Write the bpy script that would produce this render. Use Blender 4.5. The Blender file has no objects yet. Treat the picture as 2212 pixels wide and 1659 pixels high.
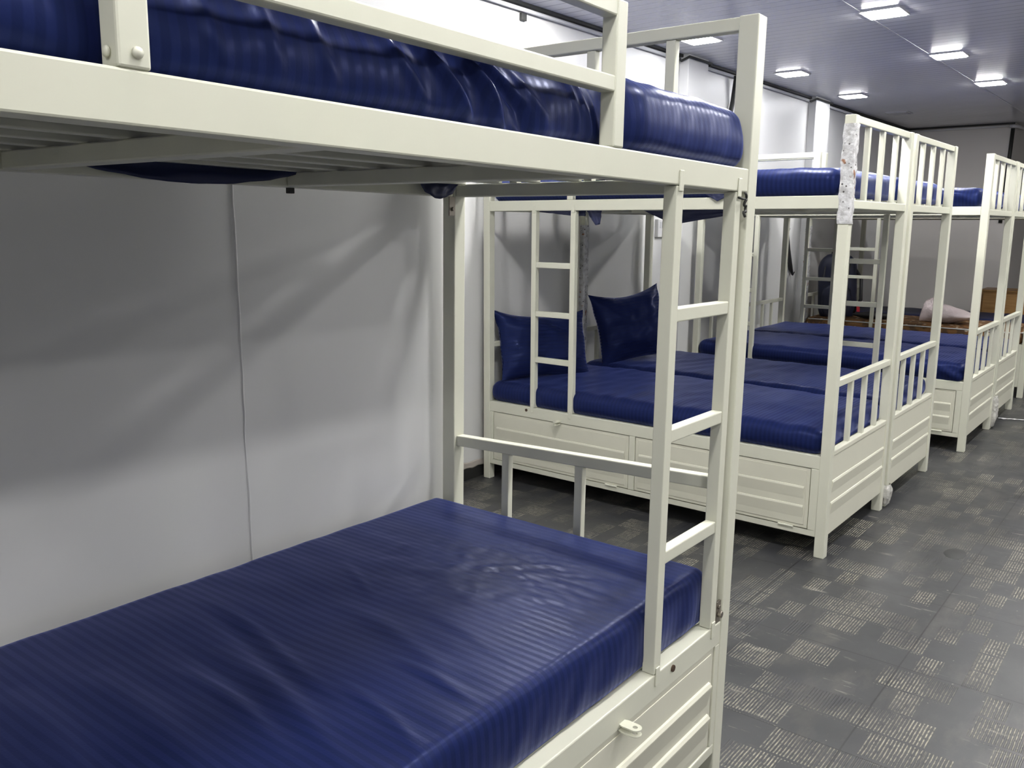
import bpy, bmesh, math, random
from mathutils import Vector, Matrix, Euler, noise
S = bpy.context.scene
COL = S.collection
PI = math.pi
rnd = random.Random(7)

# ------------------------------------------------------------------ materials
def mat(name, rgb=(.8, .8, .8), rough=.5, metal=0., spec=.5):
    m = bpy.data.materials.new(name); m.use_nodes = True
    b = m.node_tree.nodes['Principled BSDF']
    b.inputs['Base Color'].default_value = (*rgb, 1)
    b.inputs['Roughness'].default_value = rough
    b.inputs['Metallic'].default_value = metal
    b.inputs['Specular IOR Level'].default_value = spec
    return m
class NT:
    """small helper to chain shader nodes"""
    def __init__(s, m):
        s.m = m; s.t = m.node_tree; s.b = s.t.nodes['Principled BSDF']
    def n(s, typ, **kw):
        x = s.t.nodes.new(typ)
        for k, v in kw.items(): setattr(x, k, v)
        return x
    def put(s, sock, v):
        if isinstance(v, bpy.types.NodeSocket): s.t.links.new(v, sock)
        else: sock.default_value = v
    def math(s, op, a, b=0., c=0.):
        x = s.n('ShaderNodeMath', operation=op)
        for i, v in enumerate((a, b, c)): s.put(x.inputs[i], v)
        return x.outputs[0]
    def mix(s, f, a, b):
        x = s.n('ShaderNodeMix', data_type='RGBA')
        s.put(x.inputs[0], f)
        for i, v in ((6, a), (7, b)):
            s.put(x.inputs[i], (*v, 1) if isinstance(v, tuple) and len(v) == 3 else v)
        return x.outputs[2]
    def obj(s):
        o = s.n('ShaderNodeTexCoord').outputs['Object']
        sp = s.n('ShaderNodeSeparateXYZ'); s.put(sp.inputs[0], o)
        return o, sp.outputs[0], sp.outputs[1], sp.outputs[2]
    def noise(s, vec, scale, detail=3., rough=.5):
        x = s.n('ShaderNodeTexNoise'); s.put(x.inputs['Vector'], vec)
        x.inputs['Scale'].default_value = scale; x.inputs['Detail'].default_value = detail
        x.inputs['Roughness'].default_value = rough
        return x.outputs['Fac']
    def comb(s, x, y, z):
        c = s.n('ShaderNodeCombineXYZ')
        for i, v in enumerate((x, y, z)): s.put(c.inputs[i], v)
        return c.outputs[0]
    def ramp(s, f, lo, hi):
        x = s.n('ShaderNodeMapRange'); s.put(x.inputs[0], f)
        x.inputs[1].default_value = lo; x.inputs[2].default_value = hi
        return x.outputs[0]
    def bump(s, h, strength=.3, dist=.01):
        x = s.n('ShaderNodeBump'); x.inputs['Strength'].default_value = strength
        x.inputs['Distance'].default_value = dist; s.put(x.inputs['Height'], h)
        s.put(s.b.inputs['Normal'], x.outputs[0])
    def base(s, c): s.put(s.b.inputs['Base Color'], c)
    def rough(s, c): s.put(s.b.inputs['Roughness'], c)

M = {}
def paint(name, rgb, rough):
    m = mat(name, rgb, rough); t = NT(m); o, x, y, z = t.obj()
    f = t.noise(o, 9., 4.)
    t.base(t.mix(t.ramp(f, .35, .75), rgb, tuple(c * .97 for c in rgb)))
    return m
M['frame'] = paint('cream_enamel', (.70, .70, .585), .33)
M['frame_door'] = paint('cream_enamel_sheet', (.70, .69, .575), .36)

def sheet(name, axis, bold=False):
    m = mat(name, (.02, .03, .13), .4); t = NT(m); o, x, y, z = t.obj()
    c = (x, y, z)[axis]
    st = t.math('SINE', t.math('MULTIPLY', c, 2 * PI / .021))
    st = t.ramp(st, -.35, .35)
    f = t.noise(o, 5., 3.)
    a = t.mix(t.ramp(f, .3, .7), (.0080, .0132, .057), (.0100, .0156, .066))
    t.base(t.mix(st, a, (.0118, .0182, .078) if not bold else (.0125, .0195, .080)))
    t.b.inputs['Specular Tint'].default_value = (.42, .52, 1., 1)
    t.b.inputs['Specular IOR Level'].default_value = .13
    t.b.inputs['IOR'].default_value = 1.45
    t.rough(t.math('MULTIPLY_ADD', st, -.14 if bold else -.10, .40))
    t.b.inputs['Metallic'].default_value = .06
    t.b.inputs['Sheen Weight'].default_value = .34
    t.b.inputs['Sheen Roughness'].default_value = .36
    t.b.inputs['Sheen Tint'].default_value = (.22, .30, 1., 1)
    t.bump(t.math('ADD', t.noise(o, 240., 2.), t.math('MULTIPLY', st, .6)), .07, .002)
    return m
M['sheet_x'] = sheet('navy_satin_stripe_along', 0)
M['sheet_y'] = sheet('navy_satin_stripe_across', 1)
M['sheet_z'] = sheet('navy_satin_stripe_pillow', 2, True)
M['navy_plain'] = mat('navy_cotton', (.010, .016, .066), .6)

def wall(name, rgb):
    m = mat(name, rgb, .42); t = NT(m); o, x, y, z = t.obj()
    f = t.noise(o, 1.3, 4.)
    g = t.noise(t.comb(t.math('MULTIPLY', x, 9.), t.math('MULTIPLY', y, 9.), t.math('MULTIPLY', z, .8)), 3., 3.)
    t.base(t.mix(t.ramp(f, .3, .75), rgb, tuple(c * .94 for c in rgb)))
    t.bump(t.math('ADD', t.math('MULTIPLY', f, .6), t.math('MULTIPLY', g, .5)), .06, .008)
    return m
M['wall'] = wall('white_wall_panel', (.74, .74, .735))
M['wall_warm'] = wall('back_wall_panel', (.72, .69, .665))
M['trim'] = mat('white_plastic_trim', (.66, .66, .68), .35)
M['dark_gap'] = mat('dark_cable_and_shade', (.018, .019, .018), .55)  # cables and small dark parts, also the strips that imitate shade below the ceiling
M['plaster'] = mat('raw_plaster', (.46, .42, .38), .9)
M['steel'] = mat('steel_bolt', (.32, .29, .25), .35, .9)
M['rust'] = mat('rusty_bolt', (.10, .065, .045), .55, .6)

def ceiling():
    m = mat('pvc_ceiling', (.94, .94, .97), .22); t = NT(m); o, x, y, z = t.obj()
    fr = t.math('FRACT', t.math('MULTIPLY', y, 1 / .10))
    g1 = t.math('SMOOTH_MIN', t.math('ABSOLUTE', t.math('SUBTRACT', fr, .5)), .42, .05)
    fr2 = t.math('FRACT', t.math('MULTIPLY', y, 1 / .05))
    g2 = t.math('SMOOTH_MIN', t.math('ABSOLUTE', t.math('SUBTRACT', fr2, .5)), .40, .08)
    h = t.math('ADD', t.math('MULTIPLY', g1, 1.0), t.math('MULTIPLY', g2, .5))
    line = t.ramp(t.math('ABSOLUTE', t.math('SUBTRACT', fr, .5)), .42, .47)
    t.base(t.mix(line, (.94, .94, .97), (.58, .58, .63)))
    t.bump(h, -1., .03)
    t.rough(t.math('MULTIPLY_ADD', t.noise(o, 2., 2.), .12, .16))
    return m
M['ceiling'] = ceiling()

def floor_mat():
    m = mat('rubber_floor', (.03, .03, .032), .45); t = NT(m); o, x, y, z = t.obj()
    sx, sy = .075, .145
    x0, y0 = x, y
    jn = t.noise(o, 26., 3.)
    y = t.math('MULTIPLY_ADD', jn, .016, y); x = t.math('MULTIPLY_ADD', t.noise(t.comb(y0, x0, 3.), 30., 2.), .008, x)
    cx = t.math('FLOOR', t.math('DIVIDE', x, sx)); cy = t.math('FLOOR', t.math('DIVIDE', t.math('SUBTRACT', y, .12), sy))
    chk = t.math('MODULO', t.math('ABSOLUTE', t.math('ADD', cx, cy)), 2.)
    wn = t.n('ShaderNodeTexWhiteNoise', noise_dimensions='3D'); t.put(wn.inputs['Vector'], t.comb(cx, cy, 0.))
    flip = t.math('GREATER_THAN', wn.outputs['Value'], .68)
    rid = t.math('ABSOLUTE', t.math('SUBTRACT', chk, flip))
    x, y = x0, y0
    # ridges run along Y inside a ridged patch
    w = t.noise(o, 22., 2.)
    xs = t.math('MULTIPLY_ADD', w, .0035, x)
    st = t.math('SINE', t.math('MULTIPLY', xs, 2 * PI / .0098))
    ridge = t.math('MULTIPLY', t.ramp(st, -.2, .7), rid)
    fx = t.math('FRACT', t.math('DIVIDE', x, sx)); fy = t.math('FRACT', t.math('DIVIDE', t.math('SUBTRACT', y, .12), sy))
    edge = t.math('MULTIPLY', t.math('LESS_THAN', t.math('ABSOLUTE', t.math('SUBTRACT', fx, .5)), .485), t.math('LESS_THAN', t.math('ABSOLUTE', t.math('SUBTRACT', fy, .5)), .46))
    ridge = t.math('MULTIPLY', ridge, edge)
    # cement dust caught on the ridges
    d1 = t.ramp(t.noise(o, 3.2, 4.), .36, .62)
    d2 = t.ramp(t.noise(o, 55., 3.), .34, .60)
    worn = t.math('SUBTRACT', 1., t.math('MULTIPLY', t.ramp(t.noise(t.comb(x, t.math('MULTIPLY', y, .5), 0.), .8, 2.), .50, .70), .7))
    dirt = t.math('MULTIPLY', t.math('MULTIPLY', ridge, d1), t.math('MULTIPLY', d2, worn))
    sm = t.ramp(t.noise(t.comb(t.math('MULTIPLY', x, 1.), t.math('MULTIPLY', y, .35), 0.), 7., 6., .65), .52, .80)
    scr = t.math('MULTIPLY', t.ramp(t.noise(t.comb(t.math('MULTIPLY', x, .35), t.math('MULTIPLY', y, 1.6), 2.), 14., 5., .7), .60, .66), t.ramp(t.noise(o, 2.6, 2.), .46, .60))
    spk = t.ramp(t.noise(o, 60., 1.), .76, .80)
    base = t.mix(t.math('MULTIPLY', sm, .55), (.036, .037, .040), (.125, .118, .105))
    base = t.mix(t.math('MULTIPLY', dirt, .85), base, (.40, .375, .29))
    base = t.mix(t.math('MULTIPLY', spk, .55), base, (.42, .40, .34))
    base = t.mix(t.math('MULTIPLY', scr, .45), base, (.36, .34, .29))
    # joints of the half-metre mats
    jx = t.math('ABSOLUTE', t.math('SUBTRACT', t.math('FRACT', t.math('DIVIDE', t.math('ADD', x, .643), .6)), .5))
    jy = t.math('ABSOLUTE', t.math('SUBTRACT', t.math('FRACT', t.math('DIVIDE', t.math('SUBTRACT', y, 2.285), .6)), .5))
    j = t.math('GREATER_THAN', t.math('MAXIMUM', jx, jy), .496)
    base = t.mix(t.math('MULTIPLY', j, .8), base, (.014, .014, .015))
    t.base(base)
    t.rough(t.math('MULTIPLY_ADD', t.noise(o, 6., 4.), .3, .26))
    t.bump(t.math('SUBTRACT', t.math('MULTIPLY_ADD', sm, .15, ridge), j), .55, .003)
    return m
M['floor'] = floor_mat()

def film_mat():
    m = mat('printed_plastic_film', (.5, .5, .5), .22); t = NT(m); o, x, y, z = t.obj()
    v = t.n('ShaderNodeTexVoronoi'); t.put(v.inputs['Vector'], o); v.inputs['Scale'].default_value = 42.
    f = t.ramp(v.outputs['Distance'], .13, .20)
    f2 = t.ramp(t.noise(o, 38., 3.), .45, .60)
    b = t.mix(t.math('MULTIPLY', f2, .45), (.66, .66, .67), (.30, .29, .29))
    b = t.mix(t.math('SUBTRACT', 1., f), b, (.08, .075, .075))
    f3 = t.ramp(t.noise(o, 24., 1.), .66, .72)
    t.base(t.mix(f3, b, (.34, .17, .10)))
    t.bump(t.noise(o, 60., 4.), .6, .01)
    return m
M['film'] = film_mat()
def clear_film():
    m = mat('crumpled_clear_film', (.68, .67, .63), .18, 0., .7); t = NT(m); o, x, y, z = t.obj()
    t.b.inputs['Transmission Weight'].default_value = .25
    t.bump(t.noise(o, 45., 4.), .8, .012)
    return m
M['clear_film'] = clear_film()
def bag_mat():
    m = mat('thin_plastic_bag', (.70, .60, .60), .35); t = NT(m); o, x, y, z = t.obj()
    t.b.inputs['Transmission Weight'].default_value = .15
    t.bump(t.noise(o, 26., 4.), .6, .015)
    return m
M['bag'] = bag_mat()
def floral():
    m = mat('floral_mattress_cloth', (.3, .12, .03), .7); t = NT(m); o, x, y, z = t.obj()
    v = t.n('ShaderNodeTexVoronoi'); t.put(v.inputs['Vector'], o); v.inputs['Scale'].default_value = 13.
    a = t.ramp(v.outputs['Distance'], .16, .24)
    n1 = t.ramp(t.noise(o, 16., 3.), .48, .56)
    b = t.mix(n1, (.20, .095, .028), (.085, .042, .016))
    b = t.mix(t.math('SUBTRACT', 1., a), b, (.62, .55, .42))
    t.base(b)
    return m
M['floral'] = floral()
def wood():
    m = mat('varnished_pine', (.40, .22, .08), .45); t = NT(m); o, x, y, z = t.obj()
    g = t.noise(t.comb(t.math('MULTIPLY', x, 1.2), y, t.math('MULTIPLY', z, 14.)), 4., 4.)
    t.base(t.mix(t.ramp(g, .3, .7), (.46, .27, .10), (.33, .17, .055)))
    return m
M['wood'] = wood()
M['backpack'] = mat('navy_backpack_nylon', (.007, .010, .030), .5)
M['black'] = mat('black_webbing', (.010, .010, .012), .6)
M['red'] = mat('red_tag', (.42, .02, .03), .5)
M['white_plastic'] = mat('white_switch_plastic', (.74, .74, .74), .3)
M['grey_plastic'] = mat('grey_slot', (.30, .30, .31), .5)
def emis(name, rgb, s):
    m = mat(name, (.9, .9, .9), .4); t = NT(m)
    t.b.inputs['Emission Color'].default_value = (*rgb, 1)
    t.b.inputs['Emission Strength'].default_value = s
    return m
LIGHT = 175.
M['lamp'] = emis('lit_led_diffuser', (1., .985, .965), LIGHT)
M['lamp_boosted'] = emis('lit_led_diffuser_boosted', (1., .985, .965), LIGHT * 1.5)  # strength raised to deepen the railing shadows on the near mattress
M['lamp_dim'] = emis('lit_led_diffuser_dimmed', (.98, .985, 1.), LIGHT * .33)  # strength lowered so the wall beside this row does not clip
M['lamp_mid'] = emis('lit_led_diffuser_mid', (1., .985, .965), LIGHT * .7)

# ------------------------------------------------------------------ mesh helpers
class MB:
    """collects shapes; P maps a part's own (length, width, height) into its object's space"""
    def __init__(s, P=None):
        s.bm = bmesh.new(); s.P = P or (lambda a, b, c: Vector((a, b, c)))
    def v(s, a, b, c): return s.bm.verts.new(s.P(a, b, c))
    def box(s, a0, a1, b0, b1, c0, c1):
        q = [s.v(a, b, c) for a in (a0, a1) for b in (b0, b1) for c in (c0, c1)]
        for f in ((0, 1, 3, 2), (4, 6, 7, 5), (0, 4, 5, 1), (2, 3, 7, 6), (0, 2, 6, 4), (1, 5, 7, 3)):
            s.bm.faces.new([q[i] for i in f])
        return s
    def prism(s, sec, axis, t0, t1):
        """extrude a closed 2-D section along axis 0/1/2 from t0 to t1"""
        def mk(p, t):
            if axis == 0: return s.v(t, p[0], p[1])
            if axis == 1: return s.v(p[0], t, p[1])
            return s.v(p[0], p[1], t)
        A = [mk(p, t0) for p in sec]; B = [mk(p, t1) for p in sec]; n = len(sec)
        s.bm.faces.new(A); s.bm.faces.new(B[::-1])
        for i in range(n): s.bm.faces.new((A[i], A[(i + 1) % n], B[(i + 1) % n], B[i]))
        return s
    def tube(s, pts, r, n=8):
        pts = [Vector(p) for p in pts]; rings = []
        for i, p in enumerate(pts):
            d = (pts[min(i + 1, len(pts) - 1)] - pts[max(i - 1, 0)]).normalized()
            u = d.orthogonal().normalized() if i == 0 else (u - d * u.dot(d)).normalized()
            w = d.cross(u); rr = r[i] if isinstance(r, (list, tuple)) else r
            rings.append([s.v(*(p + (u * math.cos(k * 2 * PI / n) + w * math.sin(k * 2 * PI / n)) * rr)) for k in range(n)])
        for a, b in zip(rings, rings[1:]):
            for k in range(n): s.bm.faces.new((a[k], a[(k + 1) % n], b[(k + 1) % n], b[k]))
        s.bm.faces.new(rings[0][::-1]); s.bm.faces.new(rings[-1])
        return s
    def grid(s, fn, nu, nv, closed=False):
        V = [[s.bm.verts.new(s.P(*fn(i / nu, j / nv))) for j in range(nv + (0 if closed else 1))] for i in range(nu + 1)]
        k = len(V[0])
        for i in range(nu):
            for j in range(nv):
                s.bm.faces.new((V[i][j], V[i + 1][j], V[i + 1][(j + 1) % k], V[i][(j + 1) % k]))
        return s
    def build(s, name, m, parent=None, bevel=.003, smooth=False, solid=0.):
        bm = s.bm
        bmesh.ops.remove_doubles(bm, verts=bm.verts[:], dist=1e-5)
        bmesh.ops.recalc_face_normals(bm, faces=bm.faces[:])
        me = bpy.data.meshes.new(name); bm.to_mesh(me); bm.free()
        if smooth:
            for p in me.polygons: p.use_smooth = True
        o = bpy.data.objects.new(name, me); COL.objects.link(o)
        for mm in (m if isinstance(m, (list, tuple)) else [m]): me.materials.append(mm)
        if parent: o.parent = parent
        if solid:
            md = o.modifiers.new('thick', 'SOLIDIFY'); md.thickness = solid; md.offset = 0
        if bevel:
            md = o.modifiers.new('edge', 'BEVEL'); md.width = bevel; md.segments = 2
            md.limit_method = 'ANGLE'; md.angle_limit = math.radians(50)
        return o
def tag(o, label, cat=None, group=None, kind=None):
    o['label'] = label
    if cat: o['category'] = cat
    if group: o['group'] = group
    if kind: o['kind'] = kind
    return o
def struct(o):
    o['kind'] = 'structure'; return o
def empty(name, loc, rot=(0, 0, 0)):
    o = bpy.data.objects.new(name, None); COL.objects.link(o)
    o.location = loc; o.rotation_euler = rot; o.empty_display_size = .1
    return o

# ------------------------------------------------------------------ room
XW, XR, YF, YB, ZC = -3.187, 4.3, -3.0, 12.05, 2.68
XN, YN = -1.842, 1.985            # the projecting wall block the near bunk stands against
XC = -1.97                        # outer corner of the back wall block
YD = 15.0
struct(MB().box(XW - .3, XR, YF, YD, -.08, 0).build('floor', M['floor'], bevel=0))
c = struct(MB().box(XW - .3, XR, YF, YD, ZC, ZC + .08).build('ceiling', M['ceiling'], bevel=0))
MB().box(-1.752, -1.738, YF, YB, ZC - .004, ZC + .001).build('panel_joint', M['trim'], c, .0015)
struct(MB().box(XW - .15, XW, YF, YD, 0, ZC).build('wall_left', M['wall'], bevel=0))
struct(MB().box(XW, XN, YF, YN, 0, ZC).build('wall_left_projection', M['wall'], bevel=.006))
struct(MB().box(XR, XR + .1, YF, YD, 0, ZC).build('wall_right', M['wall'], bevel=0))
struct(MB().box(XW, XR, YF - .1, YF, 0, ZC).build('wall_front', M['wall'], bevel=0))
struct(MB().box(XW, XC, YB, YB + 2.4, 0, ZC).build('wall_back', M['wall_warm'], bevel=.004))
struct(MB().box(XW, XR, YD - .1, YD, 0, ZC).build('wall_back_corridor', M['wall_warm'], bevel=0))
# raised seam of the wall panels by the near bunk: a ragged paper-thin ridge of filler
m = MB(); N = 60
def seam(u, v):
    z = .40 + u * 1.4; k = noise.noise(Vector((z * 6, 3.1, 0))); y = 1.223 + .004 * k + .0022 * noise.noise(Vector((z * 19, 1, 0)))
    h = .0035 + .002 * k
    a = (v - .5) * 2
    return (XN + h * (1 - a * a) - .0005, y + a * (.0035 + .002 * k), z)
m.grid(seam, N, 6); struct(m.build('trim_1', M['wall'], bevel=0, smooth=True))
# wall columns
for i, (y0, y1) in enumerate(((5.93, 6.25), (8.56, 8.95))):
    struct(MB().box(XW, XW + .075, y0, y1, 0, ZC).build('trim_%d' % (i + 2), M['wall'], bevel=.004))
# skirting with broken plaster above
b = struct(MB().box(XW, XW + .012, YN, YB, 0, .075).build('baseboard_left', M['dark_gap'], bevel=.002))
m = MB()
def pl(u, v):
    y = 3.05 + u * .75; top = .105 + .02 * noise.noise(Vector((y * 9, 0, 0))); bot = .07 + .018 * noise.noise(Vector((y * 14, 5, 0)))
    return (XW + .0135 + .003 * noise.noise(Vector((y * 20, v * 9, 2))), y, bot + (top - bot) * v)
m.grid(pl, 30, 5); m.build('broken_plaster', M['plaster'], b, 0, True, .003)
# cornice: white conduit hugging the columns, under a dark strip standing in for shadow
t4 = struct(MB().box(XW, XW + .03, YN, YB, ZC - .02, ZC).build('trim_4', M['dark_gap'], bevel=.002))
segs = [(YN, 5.90), (6.28, 8.53), (8.98, YB)]
m = MB()
for y0, y1 in segs: m.tube([(XW + .022, y0, ZC - .04), (XW + .022, y1, ZC - .04)], .012, 10)
struct(m.build('trim_5', M['trim'], bevel=0, smooth=True))
m = MB()
for y0, y1 in ((5.90, 6.28), (8.53, 8.98)):
    m.tube([(XW + .03, y0 - .03, ZC - .04), (XW + .03, y0, ZC - .05), (XW + .09, y0 + .01, ZC - .025), (XW + .09, y1 - .01, ZC - .025), (XW + .03, y1, ZC - .05), (XW + .03, y1 + .03, ZC - .04)], .009, 8)
struct(m.build('trim_6', M['dark_gap'], bevel=0, smooth=True))
m = MB(); m.tube([(XW + .02, YB - .022, ZC - .04), (XC - .05, YB - .022, ZC - .04)], .012, 10)
m.tube([(XC - .05, YB - .022, ZC - .04), (XC, YB - .03, ZC - .05), (XC + .035, YB, ZC - .05), (XC + .035, YB + .4, ZC - .04)], .02, 10)
struct(m.build('trim_7', M['trim'], bevel=0, smooth=True))
struct(MB().box(XW, XC, YB - .03, YB, ZC - .02, ZC).build('trim_8', M['dark_gap'], bevel=.002))  # black strip drawn as the shaded gap between ceiling and back wall
# black cable running down the corner of the back wall
m = MB(); m.tube([(XC - .015, YB - .02, ZC - .07), (XC - .02, YB - .025, 2.3), (XC - .035, YB - .02, 1.9), (XC - .045, YB - .02, 1.5)], .022, 8)
tag(m.build('cable', M['dark_gap'], bevel=0, smooth=True), 'black cable running down the outer corner of the far wall', 'cable')

# ------------------------------------------------------------------ ceiling lights
def light(x, y, label, group=None, lit=True, full=False):
    r = empty('ceiling_light', (x, y, ZC)); s = .098
    m = MB()
    for a0, a1, b0, b1 in ((-s - .016, s + .016, -s - .016, -s), (-s - .016, s + .016, s, s + .016), (-s - .016, -s, -s, s), (s, s + .016, -s, s)):
        m.box(a0, a1, b0, b1, -.010, .004)
    m.build('bezel', M['trim'], r, .002)
    MB().box(-s, s, -s, s, -.0145, .003).build('diffuser', (M['lamp_boosted'] if full and -2 < x < -1 else M['lamp'] if full else M['lamp_dim'] if x < -2.5 else M['lamp_mid'] if x > .5 or (x > -1 and y < 1) else M['lamp']) if lit else M['trim'], r, 0)
    tag(r, label, 'ceiling light', group); return r
G = 'square ceiling lights'
row1 = [(-2.82, 5.52, 'lit square ceiling light seen through the near bunk end rail'),
        (-2.82, 7.17, 'lit square ceiling light second along the wall, above the nearer wall column'),
        (-2.82, 8.72, 'lit square ceiling light third and farthest along the wall')]
row2 = [(-1.636, 5.50, 'largest lit square ceiling light at the top edge, nearest beside the ceiling joint'),
        (-1.634, 7.10, 'lit square ceiling light in the middle of the row by the ceiling joint'),
        (-1.636, 8.65, 'lit square ceiling light farthest in the row by the ceiling joint')]
for x, y, l in row1 + row2: light(x, y, l, G)
light(-2.82, 10.30, 'unlit square ceiling light past the last lit one along the wall', None, False)
OFF = [(-2.82, 3.95), (-1.636, 3.92), (-1.636, 2.34)] + [(-.45, y) for y in (-.8, .77, 2.34, 3.92, 5.5, 7.1, 8.65)] + [(.95, y) for y in (-.8, .77, 2.34, 3.92, 5.5, 7.1, 8.65)] + [(2.2, y) for y in (-.8, 2.34, 5.5, 8.65)]
for x, y in OFF:
    light(x, y, 'lit square ceiling light overhead, out of the picture', 'ceiling lights above the picture', True, 3.5 < y < 4)

# ------------------------------------------------------------------ bunk beds
LB = 1.977
def ribs(m, axis, a0, a1, face, sgn, zs, e=.0055):
    """pressed ribs: a ledge that steps out and tapers back down; face is the panel plane, sgn its outward sign"""
    for z in zs:
        sec = [(face - sgn * .002, z + .004), (face + sgn * e * .5, z + .002), (face + sgn * e, z - .005), (face + sgn * e, z - .008), (face - sgn * .002, z - .072)]
        m.prism(sec, axis, a0, a1)
def bunk(name, P, parent, W, ladder, lad_near=True, L=LB, pt=.045, ztop=1.895, zr=(1.522, 1.576), rungs=(1.24, .98, .73), guard=(.56, 1.54), gsides=(0, 1),
         low=(.765, .795), film=(), bars_u=(.245, .455, .665), bars_l=(.275, .48, .68), lowdz=0., cross=(.40, .88, 1.42)):
    F = M['frame']; near_door = True
    def part(n, fn, m=F, par=parent, bev=.003, **k):
        mb = MB(P); fn(mb); return mb.build(n, m, par, bev, **k)
    posts = []
    for l0 in (0, L - pt):
        for w0 in (0, W - pt):
            posts.append(part('post', lambda q: q.box(l0, l0 + pt, w0, w0 + pt, 0, ztop)))
    # upper bed base
    for w0 in (.002, W - .042):
        part('side_rail', lambda q: q.box(pt, L - pt, w0, w0 + .04, zr[0], zr[1]))
    for l0 in (.003, L - .043):
        part('end_rail', lambda q: q.box(l0, l0 + .04, pt, W - pt, zr[0], zr[0] + .036))
    for l0 in cross:
        part('cross_bar', lambda q: q.box(l0, l0 + .04, .042, W - .042, zr[0] + .002, zr[0] + .034))
    def slats(q):
        n = 7
        for i in range(n):
            w = .075 + (W - .15) * i / (n - 1)
            q.box(.044, L - .044, w - .014, w + .014, zr[0] + .034, zr[0] + .047)
    part('bed_slats', slats, bev=.002)
    # ends: railings with three bars, end panel below
    for l0, out in ((.008, -1), (L - .038, 1)):
        r = part('upper_railing', lambda q: q.box(l0, l0 + .03, pt, W - pt, ztop - .03, ztop))
        for w in bars_u:
            part('bar', lambda q: q.box(l0 + .004, l0 + .026, w * W / .885 - .013, w * W / .885 + .013, zr[0] + .036, ztop - .03), par=r, bev=.002)
        P0 = P
        if lowdz and out < 0: P = lambda a, b, c: P0(a, b, c + lowdz * (1 - b / W))
        r = part('lower_railing', lambda q: q.box(l0, l0 + .03, pt, W - pt, *low))
        P = P0
        for w in bars_l:
            part('bar', lambda q: q.box(l0 + .004, l0 + .026, w * W / .885 - .013, w * W / .885 + .013, .47, low[0] + (lowdz * (1 - w / .885) if out < 0 else 0)), par=r, bev=.002)
        face = L - .006 if out > 0 else .006
        def pan(q):
            q.box(face - .018, face, pt, W - pt, .097, .482) if out > 0 else q.box(face, face + .018, pt, W - pt, .097, .482)
            q.box(face - .03, face + .003, pt, W - pt, .462, .484) if out > 0 else q.box(face - .003, face + .03, pt, W - pt, .462, .484)
            ribs(q, 1, pt + .012, W - pt - .012, face, out, (.345, .245))
        part('end_panel', pan, M['frame_door'])
    # storage box below the lower bed
    for w0, sg in ((.002, -1), (W - .042, 1)):
        def frame(q):
            q.box(pt, L - pt, w0, w0 + .04, .402, .462)
            q.box(pt, L - pt, w0, w0 + .04, .092, .120)
            for a, b in ((pt, pt + .024), (.968, 1.002), (L - pt - .036, L - pt)): q.box(a, b, w0, w0 + .04, .120, .402)
        part('storage_frame', frame)
        f = w0 + .004 if sg < 0 else w0 + .036
        for a, b in ((pt + .027, .965), (1.005, L - pt - .039)):
            def door(q):
                q.box(a, b, min(f, f - sg * .02), max(f, f - sg * .02), .1225, .3995)
                q.box(a + .016, b - .016, min(f, f + sg * .0025), max(f, f + sg * .0025), .137, .388)
                ribs(q, 0, a + .022, b - .022, f + sg * .0025, sg, (.312, .224), .010 if lowdz else .0055)
            d = part('storage_door', door, M['frame_door'], bev=.0015)
            h = part('hinge', lambda q: q.tube([(b - .13, f + sg * .006, .121), (b - .06, f + sg * .006, .121)], .0055, 8), par=d, bev=0)
            if sg < 0:
                mid = a + .46
                def latch(q):
                    # two rounded tabs with a hole, sticking out over the gap
                    R_, r_, n = .014, .0055, 24; cy = f - .036
                    for zz in (.398, .412):
                        rows = []
                        for k in range(n):
                            t = 2 * PI * k / n; dx, dy = math.cos(t), math.sin(t)
                            ox, oy = R_ * dx, R_ * dy
                            if dy > 0:
                                kk = 1 / max(abs(dx), dy * R_ / (f - cy)); ox, oy = R_ * dx * kk, R_ * dy * kk
                            rows.append([q.v(mid + ox, cy + oy, zz), q.v(mid + ox, cy + oy, zz + .003), q.v(mid + r_ * dx, cy + r_ * dy, zz + .003), q.v(mid + r_ * dx, cy + r_ * dy, zz)])
                        for k in range(n):
                            A, B = rows[k], rows[(k + 1) % n]
                            for m_ in range(4): q.bm.faces.new((A[m_], B[m_], B[(m_ + 1) % 4], A[(m_ + 1) % 4]))
                part('latch', latch, M['frame'], d, 0)
        part('bolt', lambda q: q.tube([(.31, w0 + (.0 if sg < 0 else .04) + sg * .004, .443), (.31, w0 + (.0 if sg < 0 else .04) - sg * .005, .443)], .008, 10), M['rust'], bev=0, smooth=False)
    part('base_board', lambda q: q.box(.05, L - .05, .045, W - .045, .43, .455), M['frame_door'])
    # ladder hooked on the upper rail
    w0, w1 = ((.002, .032) if lad_near else (W - .032, W - .002))
    wo = -1 if lad_near else 1
    face = .002 if lad_near else W - .002
    a0, a1 = ladder or (0, 0)
    def rails(q):
        for a in (a0, a1 - .03):
            q.box(a, a + .03, w0, w1, .463, zr[0] - .001)
            for z0, z1 in ((zr[0] - .012, zr[0] + .030), (.434, .478)):
                q.box(a + .006, a + .024, min(face, face + wo * .0035), max(face, face + wo * .0035), z0, z1)
    ld = part('ladder', rails) if ladder else None
    for z in (rungs if ladder else ()):
        part('rung', lambda q: q.box(a0 + .03, a1 - .03, w0 + .002, w1 - .002, z - .015, z + .015), par=ld)
    # guard rails
    for w0 in [(.001, W - .033)[k] for k in gsides]:
        def gr(q):
            for z0, z1 in ((1.672, 1.700), (1.797, 1.824)): q.box(guard[0] + .03, guard[1] - .03, w0 + .002, w0 + .030, z0, z1)
        g = part('guard_rail', gr)
        for a in (guard[0], guard[1] - .034):
            part('guard_post', lambda q: q.box(a, a + .034, w0, w0 + .032, zr[1], 1.826), par=g)
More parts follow.
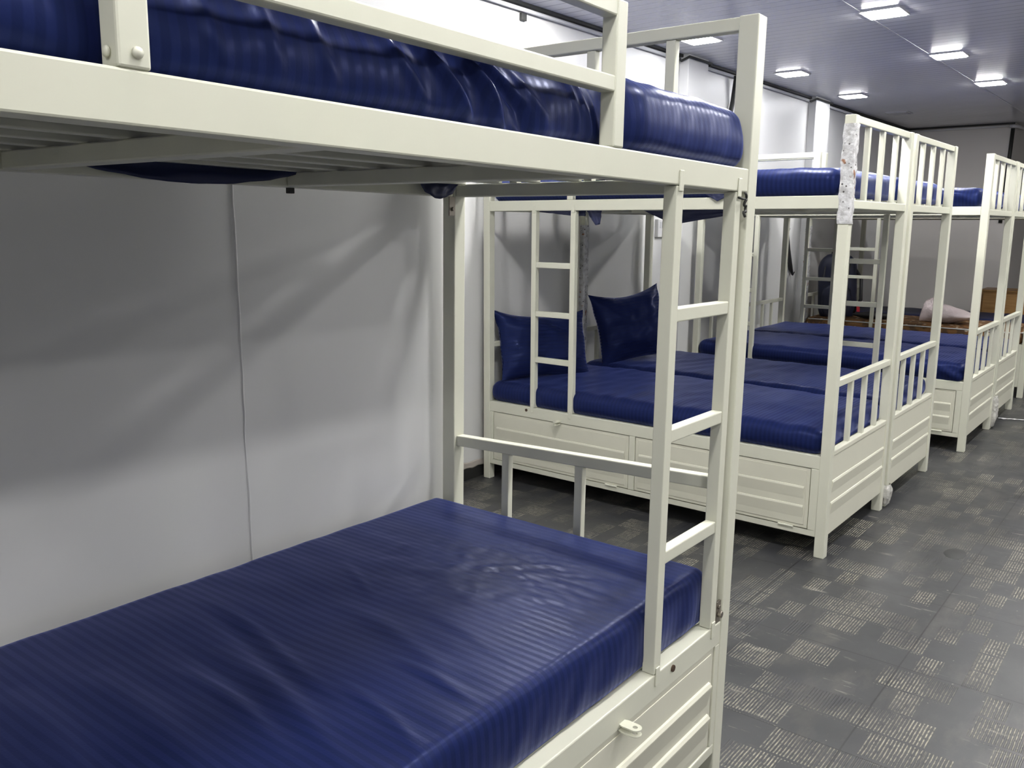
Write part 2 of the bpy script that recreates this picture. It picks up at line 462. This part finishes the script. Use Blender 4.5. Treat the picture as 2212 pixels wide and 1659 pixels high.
    for li, w, z0, z1, grow in film:
        q = MB(P); n = 28
        l = .0 + pt / 2 if li == 0 else L - pt / 2
        wc = pt / 2 if w == 0 else W - pt / 2
        def wrap(u, v):
            t = v * 2 * PI; z = z0 + (z1 - z0) * u
            k = (abs(math.cos(t)) ** 6 + abs(math.sin(t)) ** 6) ** (-1 / 6)
            r = (pt / 2 + .003 + grow * (.5 + .5 * noise.noise(Vector((math.cos(t) * 1.5, math.sin(t) * 1.5, z * 14 + l * 7))))
                 + .004 * noise.noise(Vector((math.cos(t) * 4, math.sin(t) * 4, z * 40)))) * k
            if grow > .01: r *= 1 + .5 * math.sin(PI * u) * grow / .03
            return (l + r * math.cos(t), wc + r * math.sin(t), z)
        q.grid(wrap, 60 if z1 - z0 > .3 else 26, 28, True)
        o = q.build('plastic_wrap', M['film'] if grow < .01 else M['clear_film'], parent, 0, grow < .01)
        o['label'] = 'printed plastic film left on the post' if grow < .01 else 'crumpled clear film round the foot'
    return posts

def plainP(W, flip):
    return (lambda a, b, c: Vector((a, W - b, c))) if flip else (lambda a, b, c: Vector((a, b, c)))
BG = 'white steel bunk beds along the wall'
SPEC = [ # x of head, y of near side, width, mirrored, ladder, label, film
 (-3.143, 3.665, .885, False, (.334, .615), 'cream steel bunk bed with printed film round its upper corner post', ((1, 0, 1.46, 1.86, .003),)),
 (-3.143, 4.600, .878, True, (1.362, 1.643), 'cream steel bunk bed joined to the one with the filmed corner post', ((0, 1, .62, 1.45, .003), (1, 1, .012, .12, .014))),
 (-3.065, 6.085, .870, False, (.205, .49), 'cream steel bunk bed with crinkled sheet corner over its doors, first after the floor gap', ()),
 (-3.065, 6.975, .870, True, (.205, .49), 'cream steel bunk bed with a crumpled plastic bundle round its near foot', ((0, 1, .55, 1.45, .003), (1, 1, .015, .24, .022))),
 (-3.075, 8.400, .870, False, (.40, .69), 'cream steel bunk bed carrying the brown floral mattress', ((0, 0, .5, 1.45, .003),)),
 (-3.075, 9.290, .870, True, None, 'farthest cream steel bunk bed, behind the brown floral mattress', ()),
]
BEDS = []
for x, y, W, fl, ld, lab, film in SPEC:
    r = empty('bunk_bed', (x, y, 0))
    P = plainP(W, fl)
    bunk('bunk_bed', P, r, W, ld, True, film=film, gsides=((0, 1), (1,), (), (), (), ())[len(BEDS)])
    tag(r, lab, 'bunk bed', BG); BEDS.append((r, P, W))
# the near bunk, a little out of true
W1 = .956
R1 = (-.0106, .0047, .0167)
O1 = Vector((-.8548, 1.9636, 0))
P1 = lambda a, b, c: Vector((-b, -a, c))
b1 = empty('bunk_bed', O1, R1)
bunk('bunk_bed', P1, b1, W1, (.082, .401), True, pt=.048, ztop=1.919, zr=(1.5256, 1.579), rungs=(1.262, 1.002, .728), guard=(.617, 1.55), low=(.764, .797), bars_u=(.209, .42, .65), bars_l=(.195, .421, .663), lowdz=.034, cross=(.61, 1.25))
tag(b1, 'large cream steel bunk bed in front, cut off by the picture edge', 'bunk bed', BG)

# ------------------------------------------------------------------ mattresses
def mattress(parent_loc, rot, P, l0, l1, w0, w1, z0, z1, label, group, m, rad=.05, side=.02, pin=(), folds=(), bump=.006, seed=0, nl=90, nw=44, nz=9, crown=.012, sag=None, extra=None, seams=None, name='mattress'):
    """soft fitted-sheet block: rounded box, bulging sides pinched at posts, puckers and long folds on top"""
    root = MB(P)
    bm = root.bm
    L, Wd, Hh = l1 - l0, w1 - w0, z1 - z0
    pos = []; quads = []
    idx = {}
    def key(i, j, k):
        kk = (i, j, k)
        if kk not in idx: idx[kk] = len(pos); pos.append((i / nl, j / nw, k / nz))
        return idx[kk]
    for i in range(nl):
        for j in range(nw):
            for k in (0, nz): quads.append((key(i, j, k), key(i + 1, j, k), key(i + 1, j + 1, k), key(i, j + 1, k)))
    for i in range(nl):
        for k in range(nz):
            for j in (0, nw): quads.append((key(i, j, k), key(i + 1, j, k), key(i + 1, j, k + 1), key(i, j, k + 1)))
    for j in range(nw):
        for k in range(nz):
            for i in (0, nl): quads.append((key(i, j, k), key(i, j + 1, k), key(i, j + 1, k + 1), key(i, j, k + 1)))
    vs = []
    for a, b, c in pos:
        # denser rows near the edges
        l = l0 + L * a; w = w0 + Wd * b; z = z0 + Hh * c
        # round the box: clamp to inner box, push out by radius
        q = Vector((l, w, z)); r = min(rad, Hh * .49)
        inn = Vector((min(max(l, l0 + r), l1 - r), min(max(w, w0 + r), w1 - r), min(max(z, z0 + r), z1 - r)))
        d = q - inn
        if d.length > 1e-9:
            inf = max(abs(d.x), abs(d.y), abs(d.z)); dn = d.normalized()
            q = inn + dn * inf; nrm = dn
        else:
            nrm = Vector((0, 0, 1 if c > .5 else -1))
        l, w, z = q
        sd = Vector((l * 1.0, w, z)) + Vector((seed * 3.7, seed * 1.3, 0))
        wall_k = math.sin(PI * min(max((z - z0) / Hh, 0), 1))
        pinch = 1.
        for lp in pin: pinch -= math.exp(-((l - lp) / .045) ** 2)
        pinch = max(pinch, -.6)
        # sides belly out between the posts
        w += nrm.y * side * wall_k * pinch
        l += nrm.x * side * .6 * wall_k
        sm = max(0, 1 - abs(nrm.z) * 1.2)
        # upright creases on the sides
        cr = noise.noise(Vector((sd.x * 9 + sd.z * 5, sd.y * 9, sd.z * 1.5))) * .006 + noise.noise(Vector((sd.x * 26 + sd.z * 14, sd.y * 26, sd.z * 4))) * .002
        w += nrm.y * cr * sm; l += nrm.x * cr * sm
        if nrm.y > 0: w -= nrm.y * cr * sm * .8
        if c > .3:
            t = max(nrm.z, 0)
            z += t * (crown * math.sin(PI * a) ** .5 * math.sin(PI * b) ** .5)
            # shallow puckers, stretched along the width
            pk = noise.noise(Vector((sd.x * 15, sd.y * 6.5, 0))) * bump + noise.noise(Vector((sd.x * 5, sd.y * 3, 4))) * bump * .9
            z += t * pk
        for (x0, y0, x1, y1, amp, wid) in folds:
            # long soft folds between two points of the (l, w or l, z) plane
            dx, dy = x1 - x0, y1 - y0; ln = math.hypot(dx, dy); ux, uy = dx / ln, dy / ln
            tt = (l - x0) * ux + (w - y0) * uy
            if -.02 < tt < ln + .02:
                ds = -(l - x0) * uy + (w - y0) * ux + .015 * math.sin(tt * 9)
                e = amp * math.exp(-(ds / wid) ** 2) * math.sin(PI * min(max(tt / ln, 0), 1))
                z += e * max(nrm.z, 0)
        if extra: l, w, z = extra(l, w, z, nrm, a, b, c)
        vs.append(bm.verts.new(root.P(l, w, z)))
    for f in quads: bm.faces.new([vs[i] for i in f])
    o = root.build(name, m, None, 0, True)
    o.location = parent_loc; o.rotation_euler = rot
    tag(o, label, 'mattress', group)
    return o
UG, LG = 'navy sheeted mattresses on the upper bunks', 'navy sheeted mattresses on the lower bunks'

# near bunk, lower
def low1(l, w, z, n, a, b, c):
    # hollow along the back edge and a soft dip where the sheet slackens towards the camera
    if c > .3:
        z -= max(n.z, 0) * .012 * math.exp(-((l - .95) / .30) ** 2) * math.exp(-((w - .55) / .2) ** 2)
        pat = math.exp(-((l - .42) / .20) ** 2) * math.exp(-((w - .42) / .26) ** 2)
        z += max(n.z, 0) * pat * (.0042 * noise.noise(Vector((l * 46, w * 26, 2))) + .003 * noise.noise(Vector((l * 60, w * 30, 7))))
    return l, w, z
mattress(O1, R1, P1, .078, 1.90, .034, .955, .458, .606, 'navy satin mattress on the near bunk lower bed, filling the bottom left of the picture', LG, M['sheet_y'],
         rad=.024, side=.006, pin=(.1, .385), nl=170, nw=90, nz=10, seed=1, bump=.0018, crown=.008,
         folds=[(.98, .84, 1.055, .26, 0.0046, .012), (1.02, .84, 1.09, .26, -0.0039, .016), (1.03, .32, 1.10, .05, 0.0039, .010), (1.09, .62, 1.18, .08, 0.0059, .020), (1.14, .66, 1.20, .20, -0.0039, .018), (1.185, .60, 1.22, .22, 0.0046, .014), (.64, .76, .75, .55, 0.0039, .008), (.905, .32, .94, .07, 0.0039, .012), (.80, .60, .88, .15, 0.0033, .022), (1.30, .70, 1.36, .10, 0.0065, .035), (1.42, .75, 1.5, .2, 0.0065, .03), (.72, .45, .78, .08, 0.0026, .016)], extra=low1)
# near bunk, upper: the side facing the aisle is pulled into slanting folds
def up1(l, w, z, n, a, b, c):
    t = max(-n.y, 0)
    k = min(max((l - .52) / .12, 0), 1); k = k * k * (3 - 2 * k)
    w += .030 * k * min(max(1 - (w - .02) / .3, 0), 1)
    hh = min(max((z - 1.60) / .115, 0), 1)
    w += .040 * hh ** 1.8 * min(max(1 - (w - .02) / .3, 0), 1) * (.35 + .65 * k)
    if t > .05:
        h = (z - 1.575) / .16
        for (lt, lb, amp, wd) in ((1.06, .90, .022, .014), (1.14, .98, .018, .014), (1.02, .82, -.014, .018), (1.20, 1.07, .007, .012), (1.30, 1.24, .005, .011), (1.36, 1.33, .004, .010), (.93, .78, .006, .016), (.99, .80, .004, .011), (.70, .66, .006, .009), (.735, .70, .006, .009), (.67, .63, .006, .010), (1.45, 1.40, .004, .011)):
            c0 = lb + (lt - lb) * h
            w -= t * amp * math.exp(-((l - c0) / wd) ** 2) * math.sin(PI * min(max(h * .92 + .04, 0), 1))
        # the sheet slips down over the rail around the folds
        if h < .25: z -= .016 * math.exp(-((l - .86) / .13) ** 2) * t
    return l, w, z
um = mattress(O1, R1, P1, .050, 1.93, .016, .925, 1.574, 1.716, 'navy satin mattress on the near bunk upper bed, slanting folds along its side', UG, M['sheet_y'],
         rad=.034, side=.012, pin=(.633, 1.535), nl=300, nw=40, nz=20, seed=2, bump=.004, crown=.006, extra=up1)
for nm, l0, l1, dep in (('sheet_hem', .56, 1.30, .062), ('sheet_hem', .05, .25, .065)):
    m = MB(P1)
    m.grid(lambda u, v: (l0 + (l1 - l0) * u, .895 + .012 * noise.noise(Vector((u * 6, v * 3, l0))) - .02 * v, 1.582 - (dep * (math.sin(PI * u) ** .8) + .003 * noise.noise(Vector((u * 15, 0, 0)))) * v), 40, 8)
    m.build(nm, M['navy_plain'], um, 0, True, .004)

def up_gen(seed, hang=()):
    return None
names_u = ['navy mattress on the upper bed beneath the film-wrapped corner post', 'navy mattress on the upper bed of the second bunk in the joined pair', 'navy mattress with a crinkled side on the upper bed past the floor gap', 'navy mattress on the upper bed of the bunk with the plastic bundle at its foot', 'navy mattress on the upper bed above the floral mattress', 'navy mattress on the farthest upper bed']
names_l = ['navy mattress on the lower bed with the ladder against its side and two pillows', 'navy mattress on the lower bed just behind the one with the pillows', 'navy mattress bunched at its corner on the lower bed past the floor gap', 'navy mattress on the lower bed of the bunk with the plastic bundle', 'brown and orange floral mattress on a lower bunk at the back', 'plain mattress on the farthest lower bed']
def crink(amp, l_from):
    def f(l, w, z, n, a, b, c):
        k = min(max((l - l_from) / .25, 0), 1) * max(-n.y, 0)
        w -= k * amp * (noise.noise(Vector((l * 11 + z * 18, z * 10, 3))) + .5 * noise.noise(Vector((l * 24 - z * 30, z * 16, 6))))
        z -= k * .012 * (1 if c < .3 else 0)
        return l, w, z
    return f
UM = []
for i, (r, P, W) in enumerate(BEDS):
    big = i < 2
    fl = SPEC[i][3]
    kw = dict(nl=110 if big else 70, nw=44 if big else 26, nz=9)
    ex = crink(.016, 1.5) if i == 2 else None
    UM.append(mattress(r.location, (0, 0, 0), P, .045, LB - .06, .030, W - .035, 1.570, 1.692, names_u[i], UG, M['sheet_x'], rad=.04, side=.016, pin=(.577, 1.463), seed=5 + i, bump=.004, extra=ex, **kw))
    top = .578
    ma = M['floral'] if i == 4 else M['sheet_x']
    lo, hi = SPEC[i][4] or (.4, .7)
    dy = .0 if i < 2 else 0
    ex = crink(.022, 1.6) if i == 2 else None
    o = mattress(r.location, (0, 0, 0), P, .05, LB - .052, .016, W - .012, .457, .567 if i in (4, 5) else .575, names_l[i], LG if i not in (4, 5) else None, ma, rad=.036, side=.016,
         pin=(lo + .015, hi - .015), seed=20 + i, bump=.006 if i < 4 else .003, crown=.014, extra=ex, **kw)
    if i == 5: o.data.materials[0] = M['navy_plain']
    if i == 4:
        # white piping round the edge of the floral mattress
        m = MB()
        for z in (.475, .556): m.tube([(.08, .012, z), (LB - .1, .012, z), (LB - .062, .05, z), (LB - .062, W - .05, z)], .006, 6)
        m.build('piping', M['white_plastic'], o, 0, True)
# loose sheet ends hanging under the upper bed of the second bunk
def hang(parent, pts, name='sheet_end'):
    m = MB(); 
    top = [p for p in pts[0]]; bot = [p for p in pts[1]]
    n = len(top)
    def f(u, v):
        x = u * (n - 1); i = min(int(x), n - 2); t = x - i
        a = Vector(top[i]).lerp(Vector(top[i + 1]), t); b = Vector(bot[i]).lerp(Vector(bot[i + 1]), t)
        p = a.lerp(b, v); p.y += .006 * noise.noise(Vector((u * 7, v * 4, top[0][0] * 5)))
        return tuple(p)
    m.grid(f, 24, 8); m.build(name, M['navy_plain'], parent, 0, True, .005)
u2 = UM[0]
X2, Y2 = BEDS[0][0].location.x, BEDS[0][0].location.y
def loc(x, y, z): return (x - X2, y - Y2, z)
hang(u2, ([loc(-2.80, 3.715, 1.525), loc(-2.62, 3.715, 1.525), loc(-2.50, 3.715, 1.53)], [loc(-2.80, 3.715, 1.52), loc(-2.62, 3.72, 1.500), loc(-2.50, 3.715, 1.496)]))
hang(u2, ([loc(-2.50, 3.72, 1.53), loc(-2.46, 3.71, 1.53), loc(-2.40, 3.71, 1.53)], [loc(-2.475, 3.715, 1.50), loc(-2.43, 3.705, 1.45), loc(-2.405, 3.71, 1.455)]))
hang(u2, ([loc(-2.36, 4.05, 1.53), loc(-2.1, 4.03, 1.53), loc(-1.8, 4.0, 1.53)], [loc(-2.30, 4.05, 1.505), loc(-2.16, 4.03, 1.455), loc(-1.80, 4.0, 1.51)]))
hang(u2, ([loc(-1.82, 3.657, 1.60), loc(-1.745, 3.652, 1.60), loc(-1.67, 3.657, 1.60)], [loc(-1.805, 3.657, 1.59), loc(-1.745, 3.650, 1.558), loc(-1.685, 3.657, 1.59)]))

# ------------------------------------------------------------------ pillows
def pillow(loc_, rot, w, h, th, label, m, seed):
    q = MB(); nu, nv = 44, 36
    for side in (1, -1):
        def f(u, v):
            a, b = u * 2 - 1, v * 2 - 1
            # edges pull in between the corners
            x = a * w / 2 * (1 - .09 * (1 - b * b) ** 1.0 * abs(a) ** 2 * .0 - .09 * (1 - b * b))
            z = b * h / 2 * (1 - (.22 if b > 0 else .10) * (1 - a * a))
            e = max(0, (1 - abs(a) ** 3)) ** .6 * max(0, (1 - abs(b) ** 3)) ** .6
            y = side * (th / 2 * e + .002)
            y += e * .012 * noise.noise(Vector((a * 2.4 + seed, b * 2.4, side))) + .006 * noise.noise(Vector((a * 5 + seed, b * 5, side * 3)))
            edge = max(abs(a), abs(b)) ** 6
            y += edge * .022 * noise.noise(Vector((a * 1.7 + seed, b * 1.7, 9)))
            return (x, y, z + h / 2)
        q.grid(f, nu, nv)
    o = q.build('pillow', m, None, 0, True)
    o.location = loc_; o.rotation_euler = rot
    return tag(o, label, 'pillow', 'navy striped pillows')
pillow((-2.93, 3.995, .565), (math.radians(-18), math.radians(3), math.radians(72)), .64, .41, .19, 'navy striped pillow leaning behind the ladder in the bed corner', M['sheet_z'], 1)
pillow((-2.83, 4.86, .578), (math.radians(-14), math.radians(-7), math.radians(64)), .54, .48, .21, 'navy striped pillow standing upright against the film-wrapped post', M['sheet_z'], 4)

# ------------------------------------------------------------------ things at the back
# backpack standing on the floral mattress
bp = empty('backpack', (-2.80, 8.66, .584), (math.radians(4), math.radians(-3), .25))
def lump(w, d, h, e=3., top=.7):
    def f(u, v):
        t = v * 2 * PI; z = u * h
        prof = (1 - max(0, (u - top) / (1 - top)) ** 2.4) ** .5 if u < 1 else .02
        prof *= .9 + .1 * min(u / .12, 1)
        k = (abs(math.cos(t)) ** e + abs(math.sin(t)) ** e) ** (-1 / e)
        return (w / 2 * k * math.cos(t) * max(prof, .03), d / 2 * k * math.sin(t) * max(prof, .03), z)
    return f
m = MB(); m.grid(lump(.36, .24, .62), 26, 28, True); m.build('body', M['backpack'], bp, 0, True)
m = MB(); m.grid(lump(.27, .10, .30, 3, .6), 16, 24, True); o = m.build('front_pocket', M['backpack'], bp, 0, True); o.location = (0, -.12, .03)
m = MB(); m.tube([(-.10, -.13, .50), (-.12, -.15, .38), (-.04, -.16, .34), (.10, -.15, .40), (.13, -.12, .52)], .008, 6); m.build('zip', M['black'], bp, 0, True)
m = MB(); m.tube([(-.05, .05, .60), (-.04, .05, .66), (.04, .05, .66), (.05, .05, .60)], .011, 8); m.build('handle', M['black'], bp, 0, True)
m = MB(); m.tube([(.12, .0, .52), (.22, -.04, .36), (.22, -.06, .16), (.15, -.06, .03)], .016, 8); m.build('shoulder_strap', M['black'], bp, 0, True)
o = MB().box(.185, .215, -.13, -.122, .05, .11).build('tag', M['red'], bp, .002); o['label'] = 'red tag'
tag(bp, 'dark navy backpack standing on the floral mattress behind a ladder', 'backpack')
# black belt bag lying next to it
m = MB()
def pouch(u, v):
    t = v * 2 * PI; x = (u - .5) * .36; r = math.sin(PI * min(max(u, .02), .98)) ** .5
    return (x, .05 * r * math.cos(t), .035 + .035 * r * math.sin(t) + .008 * noise.noise(Vector((x * 12, t, 0))))
m.grid(pouch, 18, 14, True); o = m.build('strap_bundle', M['black'], None, 0, True); o.location = (-2.44, 8.58, .577); o.rotation_euler = (0, 0, .15)
tag(o, 'flat black strap bundle lying on the floral mattress beside the backpack', 'strap')
# white plastic bag, open mouth to the left
m = MB()
def bagf(u, v):
    t = v * 2 * PI; x = -.24 + .50 * u
    ry = .13 * (.72 + .5 * math.sin(PI * min(u * .95 + .05, 1)) - .15 * u); rz = .115 * (1.0 + .25 * math.cos(u * 3) - .55 * u ** 1.5)
    if u < .14: ry *= 1 + (.14 - u) * 1.2; rz *= 1 + (.14 - u) * 2.2
    if u > .9: ry *= 1 - (u - .9) * 5; rz *= 1 - (u - .9) * 5
    k = 1 + .10 * noise.noise(Vector((x * 9, math.cos(t) * 1.6, math.sin(t) * 1.6)))
    z = rz * k * math.sin(t)
    return (x + .03 * math.sin(t) * (1 - u), ry * k * math.cos(t), max(z, -.085 + .01 * noise.noise(Vector((x * 8, t, 1)))) + .095)
m.grid(bagf, 40, 36, True); o = m.build('plastic_bag', M['bag'], None, 0, True, .002); o.location = (-1.78, 8.66, .577); o.rotation_euler = (0, 0, -.35); o.scale = (.93, .93, .80)
tag(o, 'pinkish white plastic bag lying open on the floral mattress', 'plastic bag')
# wooden cabinet on the floor behind the beds
cab = empty('wooden_cabinet', (-1.86, 10.40, 0), (0, 0, 0))
MB().box(0, .80, 0, .40, .04, .77).build('carcass', M['wood'], cab, .004)
MB().box(-.012, .812, -.012, .41, .77, .79).build('top', M['wood'], cab, .004)
for z0, z1 in ((.07, .42), (.45, .755)):
    d = MB().box(.03, .77, -.016, 0, z0, z1).build('drawer', M['wood'], cab, .004)
    MB().tube([(.40, -.016, (z0 + z1) / 2), (.40, -.038, (z0 + z1) / 2)], .013, 10).build('knob', M['dark_gap'], d, 0)
tag(cab, 'light brown wooden cabinet with a dark knob standing past the far bunks', 'cabinet')

# ------------------------------------------------------------------ small things on walls and floor
sw = empty('switch_board', (XW, 5.775, 1.43))
MB().box(0, .028, -.125, .125, -.065, .065).build('plate', M['white_plastic'], sw, .004)
for i in range(7): 
    MB().box(.026, .0315, -.098 + i * .028, -.078 + i * .028, .002, .045).build('switch', M['grey_plastic'] if i % 3 == 2 else M['trim'], sw, .001)
tag(sw, 'white switch board on the wall behind the upright pillow', 'switch board')
# black cable by the nearer column
m = MB(); m.tube([(XW + .05, 6.80, 2.64), (XW + .03, 6.80, 2.45), (XW + .025, 6.74, 2.25), (XW + .03, 6.62, 2.05), (XW + .025, 6.58, 1.90)], .02, 8)
tag(m.build('cable', M['dark_gap'], bevel=0, smooth=True), 'black cable hanging on the wall beside the nearer column', 'cable')
# dark tapering strip hanging on a hook
hk = empty('hanging_strip', (XW, 8.33, 1.38))
m = MB(); m.tube([(.012, -.13, .02), (.02, -.10, -.15), (.022, -.02, -.34), (.03, .02, -.40), (.035, .05, -.375)], [.012, .018, .022, .010, .006], 8); m.build('strap', M['black'], hk, 0, True)
MB().tube([(0, -.13, .03), (.03, -.13, .03), (.034, -.13, .05)], .005, 6).build('hook', M['white_plastic'], hk, 0)
tag(hk, 'thin dark strip hanging on the wall above the far lower bed', 'strap')
# steel wire tied at the ladder top and hook plate at the ladder foot of the near bunk
def child1(mb, name, m, **k): return mb.build(name, m, b1, k.pop('bevel', 0), **k)
m = MB(P1); pts = []
for k in range(26):
    t = k / 25; pts.append((.072 + .004 * math.cos(t * 14), -.003 - .003 * math.sin(t * 14) ** 2, 1.522 - t * .05 + .003 * math.sin(t * 23)))
m.tube(pts, .0032, 6); m.tube([(.11, -.003, 1.512), (.09, -.006, 1.509), (.07, -.004, 1.511)], .0025, 6)
child1(m, 'wire_tie', M['dark_gap'], smooth=True)['label'] = 'black wire tied round the corner'
m = MB(P1); m.box(.050, .074, .004, .010, .462, .520); m.tube([(.062, .004, .486), (.062, -.006, .486)], .0085, 8); m.tube([(.062, .004, .505), (.062, .0, .505)], .006, 8)
child1(m, 'hook_bracket', M['steel'], bevel=.001)['label'] = 'bare steel hook bracket with bolt'
m = MB(P1); m.box(.050, .075, W1 - .052, W1 - .047, 1.47, 1.525); m.tube([(.062, W1 - .052, 1.49), (.062, W1 - .058, 1.49)], .006, 8)
child1(m, 'hook_bracket', M['steel'], bevel=.001)
m = MB(P1); m.box(.612, .628, W1 - .022, W1 - .008, 1.512, 1.526)
child1(m, 'bolt', M['dark_gap'], bevel=.001)
m = MB(P1); m.tube([(-.001, .016, 1.662), (-.014, .016, 1.662)], .006, 8); m.tube([(-.012, .016, 1.650), (-.012, .016, 1.676)], .0045, 6)
child1(m, 'wing_nut', M['steel'], smooth=True)
for l_, w_ in ((1.531, -.0005), (1.5515, .018)):
    m = MB(P1)
    d = (0, -1) if w_ < 0 else (1, 0)
    m.tube([(l_, w_, 1.594), (l_ + d[0] * .002, w_ + d[1] * .002, 1.594), (l_ + d[0] * .0038, w_ + d[1] * .0038, 1.594)], [.006, .0055, .002], 12)
    child1(m, 'rivet', M['frame'], smooth=True)
o = MB().box(XW, XW + .02, 4.03, 4.075, 2.585, 2.625).build('cable_clip', M['dark_gap'], None, .002)
tag(o, 'small black clip on the wall just below the ceiling conduit', 'clip')
# scrap of white plastic on the floor and a dark patch of rubber
m = MB(); m.grid(lambda u, v: ((u - .5) * .22, (v - .5) * .03 * (1 - .6 * u), .006 + .006 * noise.noise(Vector((u * 9, v * 3, 0)))), 20, 4)
o = m.build('plastic_scrap', M['white_plastic'], None, 0, True, .002); o.location = (-1.0, 7.40, 0); o.rotation_euler = (0, 0, .3)
tag(o, 'sliver of white plastic lying on the floor beside the wrapped foot', 'scrap')
m = MB(); m.grid(lambda u, v: (.045 * u * math.cos(v * 2 * PI) * (1 + .25 * noise.noise(Vector((math.cos(v * 6.28), math.sin(v * 6.28), 3)))), .075 * u * math.sin(v * 2 * PI), .0035 * (1 - u ** 4) + .0005), 6, 24, True)
o = m.build('rubber_scrap', M['dark_gap'], None, 0, True); o.location = (-.728, 4.114, 0)
tag(o, 'small dark rubber scrap lying on the aisle floor', 'scrap')

# ------------------------------------------------------------------ camera, world, view
f, yaw, pitch, roll, H = 1852.30524, .67515688, .183710957, .00497129892, 1.45
fw = Vector((-math.sin(yaw) * math.cos(pitch), math.cos(yaw) * math.cos(pitch), -math.sin(pitch)))
r = fw.cross(Vector((0, 0, 1))).normalized(); u = r.cross(fw)
r2 = r * math.cos(roll) + u * math.sin(roll); u2_ = -r * math.sin(roll) + u * math.cos(roll)
cd = bpy.data.cameras.new('camera'); cam = bpy.data.objects.new('camera', cd); COL.objects.link(cam)
cd.sensor_width = 36.; cd.lens = 36. * f / 2212; cd.clip_start = .02
cam.matrix_world = Matrix(((r2.x, u2_.x, -fw.x, 0), (r2.y, u2_.y, -fw.y, 0), (r2.z, u2_.z, -fw.z, H), (0, 0, 0, 1)))
S.camera = cam
w = bpy.data.worlds.new('world'); S.world = w; w.use_nodes = True
w.node_tree.nodes['Background'].inputs[0].default_value = (.5, .52, .55, 1)
w.node_tree.nodes['Background'].inputs[1].default_value = .02
S.view_settings.view_transform = 'Standard'; S.view_settings.look = 'None'
S.view_settings.exposure = 0.; S.view_settings.gamma = 1.; S.view_settings.use_curve_mapping = False
S.cycles.use_denoising = True
S.cycles.sample_clamp_indirect = 4.
S.cycles.max_bounces = 8
